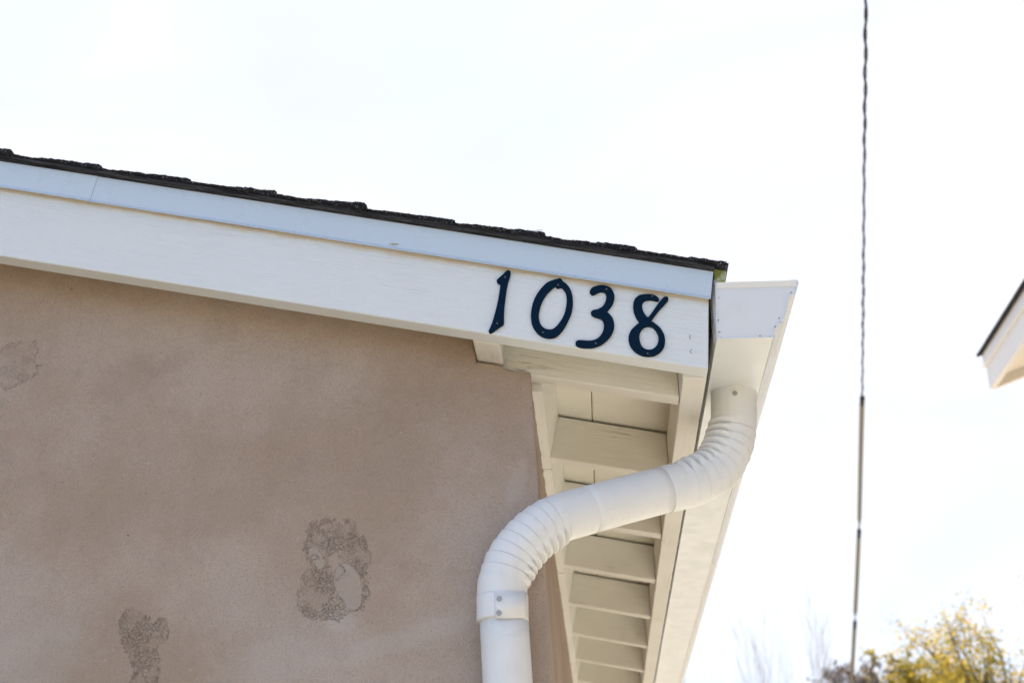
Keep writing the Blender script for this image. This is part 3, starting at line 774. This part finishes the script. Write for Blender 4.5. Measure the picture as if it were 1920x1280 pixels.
# ------------------------------------------------------------------ neighbouring house
NX = 2.6; NY0 = None
d = ray(1841, 664); t = (NX - CAM[0]) / d[0]; Pn = CAM + d * t
d = ray(1863, 715); t = (NX - CAM[0]) / d[0]; Pb = CAM + d * t
NYf = Pn[1]; NZt = Pn[2]; NZb = Pb[2]
nb = empty('neighbour_house', (6.5, 2, 0), label='taller white-trimmed neighbouring house of which only the eave corner shows at right', cat='house')
M_NB = wood('neighbour_paint', (0, 0, math.pi / 2), (.80, .79, .78), .0005, crack=.1, dirt=.1)
M_NBS = wood('neighbour_soffit', (0, 0, math.pi / 2), (.78, .745, .67), .0005, crack=.1, dirt=.1)
M_NBW, nt_, b_ = mat('neighbour_siding', (.55, .5, .42), .85)
NE = -9.0                                              # near end of the eave, behind the viewer
sN = .36
zt = NZt; zb = NZb
mid_ = zt - (zt - zb) * .36
prism('fascia', [(NX + .012, mid_ + .03), (NX + .012, zb), (NX + .05, zb), (NX + .05, mid_ + .045)], NE, NYf - .005, M_NB, nb, bevel=.003)
prism('drip_edge', [(NX - .002, zt - .006), (NX - .002, mid_ + .004), (NX - .012, mid_), (NX - .012, mid_ - .006), (NX + .011, mid_ - .003), (NX + .011, zt - .006)], NE, NYf - .002, M_NB, nb)
# shingle edge with rough line
vs = []; fs = []; n = 240
for i in range(n + 1):
    y = NE + (NYf + .02 - NE) * i / n; j = noise.noise(Vector((y * 3, 0, 0))) * .006; 
    for (dx, dz) in ((-.03, -.004), (-.035, .014), (1.2, .014 + 1.2 * sN), (1.2, -.004 + 1.2 * sN)):
        vs.append((NX + dx + (j if dx < 0 else 0), y, zt + dz + (j * .7 if dx < 0 else 0) + (-.01 if dx < 0 else 0)))
for i in range(n):
    fs += [[i * 4 + q, i * 4 + (q + 1) % 4, i * 4 + 4 + (q + 1) % 4, i * 4 + 4 + q] for q in range(4)]
fs += [[0, 1, 2, 3], [n * 4 + 3, n * 4 + 2, n * 4 + 1, n * 4]]
mesh('roof_edge', vs, fs, M_SHIN, nb)
prism('roof', [(NX + 1.2, zt + 1.2 * sN), (NX + 4, zt + 4 * sN), (NX + 8, zt), (NX + 8, zt - .02), (NX + 4, zt + 4 * sN - .05), (NX + 1.2, zt + 1.2 * sN - .02)], NE, NYf + .02, M_SHIN, nb)
prism('barge_board', [(NX + .052, zb), (NX + 4, zb + 3.95 * sN), (NX + 4, zb + 3.95 * sN + .2), (NX + .052, zb + .18)], NYf - .045, NYf - .006, M_NBS, nb, bevel=.003)
for i in range(4):
    x0_ = NX + .053 + i * .145
    prism('soffit_board', [(x0_, zb + .05 + (x0_ - NX) * sN), (x0_ + .142, zb + .05 + (x0_ + .142 - NX) * sN), (x0_ + .142, zb + .07 + (x0_ + .142 - NX) * sN), (x0_, zb + .07 + (x0_ - NX) * sN)], NE, NYf - .046, M_NBS, nb)
prism('wall', [(NX + .63, 0), (NX + 7.4, 0), (NX + 7.4, zb + .05), (NX + 4, zb + 3.2 * sN), (NX + .63, zb + .2)], NE + .4, NYf - .5, M_STUCCO2, nb)

# ------------------------------------------------------------------ trees
def leaf_mat(name, cols):
    m = bpy.data.materials.new(name); m.use_nodes = True; nt = m.node_tree; nt.nodes.clear()
    ge = nt.nodes.new('ShaderNodeNewGeometry'); rp = nt.nodes.new('ShaderNodeValToRGB')
    while len(rp.color_ramp.elements) < len(cols): rp.color_ramp.elements.new(.5)
    for i, c in enumerate(cols):
        rp.color_ramp.elements[i].position = i / (len(cols) - 1); rp.color_ramp.elements[i].color = (*c, 1)
    nt.links.new(ge.outputs['Random Per Island'], rp.inputs[0])
    d = nt.nodes.new('ShaderNodeBsdfDiffuse'); t = nt.nodes.new('ShaderNodeBsdfTranslucent'); mx = nt.nodes.new('ShaderNodeMixShader'); mx.inputs[0].default_value = .5
    o = nt.nodes.new('ShaderNodeOutputMaterial')
    nt.links.new(rp.outputs[0], d.inputs[0]); nt.links.new(rp.outputs[0], t.inputs[0]); nt.links.new(d.outputs[0], mx.inputs[1]); nt.links.new(t.outputs[0], mx.inputs[2]); nt.links.new(mx.outputs[0], o.inputs[0])
    return m
LM_Y = leaf_mat('yellow_leaves', [(.58, .36, .03), (.66, .46, .05), (.42, .36, .05), (.17, .20, .04), (.62, .36, .06)])
LM_G = leaf_mat('olive_leaves', [(.14, .17, .03), (.55, .38, .04), (.20, .19, .05), (.62, .42, .04), (.09, .11, .03)])
LM_B = leaf_mat('brown_leaves', [(.09, .07, .07), (.06, .05, .05), (.13, .09, .08), (.38, .2, .03)])
M_BARK, nt_, b_ = mat('bark', (.10, .085, .075), .9)
nt_.links.new(mix(nt_, rng(nt_, noise_n(nt_, coords(nt_, (1, 1, .2)), 30, 4), .3, .7), (.07, .06, .055), (.19, .165, .15)), b_.inputs['Base Color'])
M_BARK2, _, _ = mat('glare_paled_bark', (.42, .41, .41), .9)  # bark colour lightened to stand in for sky glare washing out the twigs
def tree(name, base, h, spread, seed, bark, leaf, nleaf, lsize, label, up=.5, depth=5, minr=.006, trunk_r=None, first=.35, **k):
    rd = random.Random(seed); root = empty(name, base, label=label, cat='tree', **k)
    segs = []; tips = []
    def grow(p, d, ln, r, lev):
        n = 4; q = p
        for i in range(n):
            d = (d + Vector((rd.gauss(0, .10), rd.gauss(0, .10), rd.gauss(0, .06) + (.04 * up if lev else .05)))).normalized()
            q2 = q + d * ln / n; r2 = max(minr * .5, r * (1 - .13))
            segs.append((q, q2, r, r2)); q = q2; r = r2
            if lev >= 2: tips.append((q.copy(), lev))
            if lev < depth and (lev > 0 or i >= 1):
                for _ in range(1 if rd.random() < .75 else 2):
                    a = rd.uniform(0, math.tau); sdv = Vector((math.cos(a), math.sin(a), rd.uniform(0, .6))).normalized()
                    nd_ = (d * rd.uniform(.5, 1.0) * (1 + up) + sdv * spread).normalized()
                    grow(q.copy(), nd_, ln * rd.uniform(.5, .72), max(minr, r * rd.uniform(.42, .62)), lev + 1)
        if lev < depth: grow(q.copy(), d, ln * .7, max(minr, r * .75), lev + 1)
    grow(Vector((0, 0, -.1)), Vector((0, 0, 1)), h * first, trunk_r or h * .017 + .03, 0)
    zmax = max(s[1][2] for s in segs); sc = h / zmax
    vs = []; fs = []; tv = []; tf = []
    for (a, b, r0, r1) in segs:
        a = a * sc; b = b * sc; T = (b - a).normalized(); u = T.orthogonal().normalized(); v = T.cross(u)
        V, F = (tv, tf) if r0 > h * .012 else (vs, fs)
        m_ = 8 if V is tv else 4; o_ = len(V)
        for (p, r) in ((a, r0), (b, r1)):
            for i in range(m_): V.append(p + (u * math.cos(i * math.tau / m_) + v * math.sin(i * math.tau / m_)) * r)
        F += [[o_ + i, o_ + (i + 1) % m_, o_ + m_ + (i + 1) % m_, o_ + m_ + i] for i in range(m_)]
    B = Vector(base)
    def raw(nm, V, F, m):
        me = bpy.data.meshes.new(nm); me.from_pydata([tuple(x) for x in V], [], F); me.materials.append(m)
        o = bpy.data.objects.new(nm, me); C.objects.link(o); o.parent = root; return o
    raw('trunk', tv, tf, bark); raw('branches', vs, fs, bark)
    if nleaf:
        V = []; F = []
        dens = {}
        for _ in range(nleaf):
            p, lv = tips[rd.randrange(len(tips))]
            cl_ = noise.noise(p * 1.1 + Vector((seed, 0, 0)))
            if cl_ < -.12 + .25 * (p[2] * sc / h - .5): continue
            p = p * sc + Vector((rd.gauss(0, .11), rd.gauss(0, .11), rd.gauss(0, .10)))
            s_ = lsize * rd.uniform(.6, 1.25)
            a = Vector((rd.gauss(0, 1), rd.gauss(0, 1), rd.gauss(0, .7))).normalized(); b = a.orthogonal().normalized()
            b = (b * math.cos(rd.uniform(0, 6)) + a.cross(b) * math.sin(rd.uniform(0, 6))).normalized(); c_ = a.cross(b) * .2
            o_ = len(V); V += [p - a * s_ * .5, p + b * s_ * .33 + c_ * s_, p + a * s_ * .55, p - b * s_ * .33 + c_ * s_]; F += [[o_, o_ + 1, o_ + 2], [o_, o_ + 2, o_ + 3]]
        raw('foliage', V, F, leaf)
    return root
def base_at(x, Y): 
    p = at(x, 1280, Y); return (p[0], Y, 0)
def hgt(y, Y, x=1700): return at(x, y, Y)[2]
def crown_tree(name, px, py, rpx, Y, seed, leaf, clumps, per, lsize, label, squash=.85, hollow=0.0, **k):
    """trunk with limbs that end in leaf clumps spread through an uneven crown"""
    rd = random.Random(seed); c = at(px, py, Y); R_ = rpx * (c - CAM).length / FPX
    base = Vector((c[0] + rd.uniform(-.2, .2), Y, 0)); root = empty(name, base, label=label, cat='tree', **k)
    cc = c - base
    tv = []; tf = []; bv = []; bf = []; V = []; F = []
    def limb(P, r0, r1, VV, FF, m_=6):
        T0 = None
        for i, p in enumerate(P):
            T = (P[min(i + 1, len(P) - 1)] - P[max(0, i - 1)]).normalized(); u = T.orthogonal().normalized(); v = T.cross(u)
            r = r0 + (r1 - r0) * i / (len(P) - 1); o_ = len(VV)
            for q in range(m_): VV.append(p + (u * math.cos(q * math.tau / m_) + v * math.sin(q * math.tau / m_)) * r)
            if i: FF.extend([[o_ - m_ + q, o_ - m_ + (q + 1) % m_, o_ + (q + 1) % m_, o_ + q] for q in range(m_)])
    top = Vector((cc[0], cc[1], cc[2] + R_ * .25))
    tr = [Vector((0, 0, -.1)) .lerp(top, i / 9) + Vector((rd.gauss(0, .04) * R_, rd.gauss(0, .04) * R_, 0)) * (i > 0) for i in range(10)]
    limb(tr, .05 * R_ + .03, .015, tv, tf, 10)
    for n_ in range(clumps):
        while True:
            d = Vector((rd.uniform(-1, 1), rd.uniform(-1, 1), rd.uniform(-1, 1)))
            if .25 + hollow < d.length < 1: break
        lump = .75 + .5 * noise.noise(d.normalized() * 1.7 + Vector((seed, 0, 0)))
        p = cc + Vector((d[0] * R_, d[1] * R_, d[2] * R_ * squash)) * (lump + .15)
        s0 = tr[rd.randrange(4, 9)]
        if s0[2] > p[2]: s0 = tr[5]
        mid = s0.lerp(p, .5) + Vector((rd.gauss(0, .08), rd.gauss(0, .08), -.06 + rd.gauss(0, .05))) * R_
        P = catmull([s0, mid, p], 5); limb(P, .018 * R_ + .004, .004, bv, bf, 5)
        tw = []
        for _ in range(7):
            q = P[rd.randrange(4, len(P))]; e = q + Vector((rd.gauss(0, .2), rd.gauss(0, .2), rd.gauss(.06, .16))) * R_ * .9
            limb([q, q.lerp(e, .5) + Vector((0, 0, .02)), e], .006, .0025, bv, bf, 4); tw.append((q, e))
        for _ in range(int(per * rd.uniform(.35, 1.5))):
            q, e = tw[rd.randrange(7)]; x = q.lerp(e, rd.uniform(.2, 1.1)) + Vector((rd.gauss(0, 1), rd.gauss(0, 1), rd.gauss(0, 1))) * .045 * R_
            s_ = lsize * rd.uniform(.55, 1.2)
            a = Vector((rd.gauss(0, 1), rd.gauss(0, 1), rd.gauss(0, .7))).normalized(); b = a.orthogonal().normalized()
            t_ = rd.uniform(0, 6.28); b = (b * math.cos(t_) + a.cross(b) * math.sin(t_)).normalized(); n2 = a.cross(b) * .18
            o_ = len(V); V += [x - a * s_ * .5, x + b * s_ * .34 + n2 * s_, x + a * s_ * .55, x - b * s_ * .34 + n2 * s_]; F += [[o_, o_ + 1, o_ + 2], [o_, o_ + 2, o_ + 3]]
    for nm, A_, B_, m in (('trunk', tv, tf, M_BARK), ('branches', bv, bf, M_BARK), ('foliage', V, F, leaf)):
        me = bpy.data.meshes.new(nm); me.from_pydata([tuple(x) for x in A_], [], B_); me.materials.append(m)
        o = bpy.data.objects.new(nm, me); C.objects.link(o); o.parent = root
    return root
crown_tree('autumn_tree', 1842, 1292, 186, 30, 5, LM_Y, 105, 175, .085, 'yellow-leaved autumn tree with open crown at the lower right', hollow=.1)
crown_tree('autumn_tree', 1712, 1306, 108, 27, 9, LM_G, 90, 260, .075, 'smaller olive and yellow tree left of the tall yellow crown')
crown_tree('dark_tree', 1600, 1294, 70, 27, 14, LM_B, 60, 260, .058, 'dark brown-leaved tree with a few orange leaves, its top right beside the cable')
tree('bare_tree', base_at(1600, 24), hgt(1050, 24, 1600), .45, 21, M_BARK2, None, 0, 0, 'leafless tree with thin upright twigs, coloured pale for sky glare, behind the dark treetop', up=1.3, depth=4, minr=.003, first=.5, trunk_r=.026)
tree('bare_tree', base_at(1475, 26), hgt(1130, 26, 1500), .5, 33, M_BARK2, None, 0, 0, 'leafless tree with faint twigs coloured pale for sky glare, leftmost of the treetops', up=1.2, depth=4, minr=.003, first=.5, trunk_r=.022)
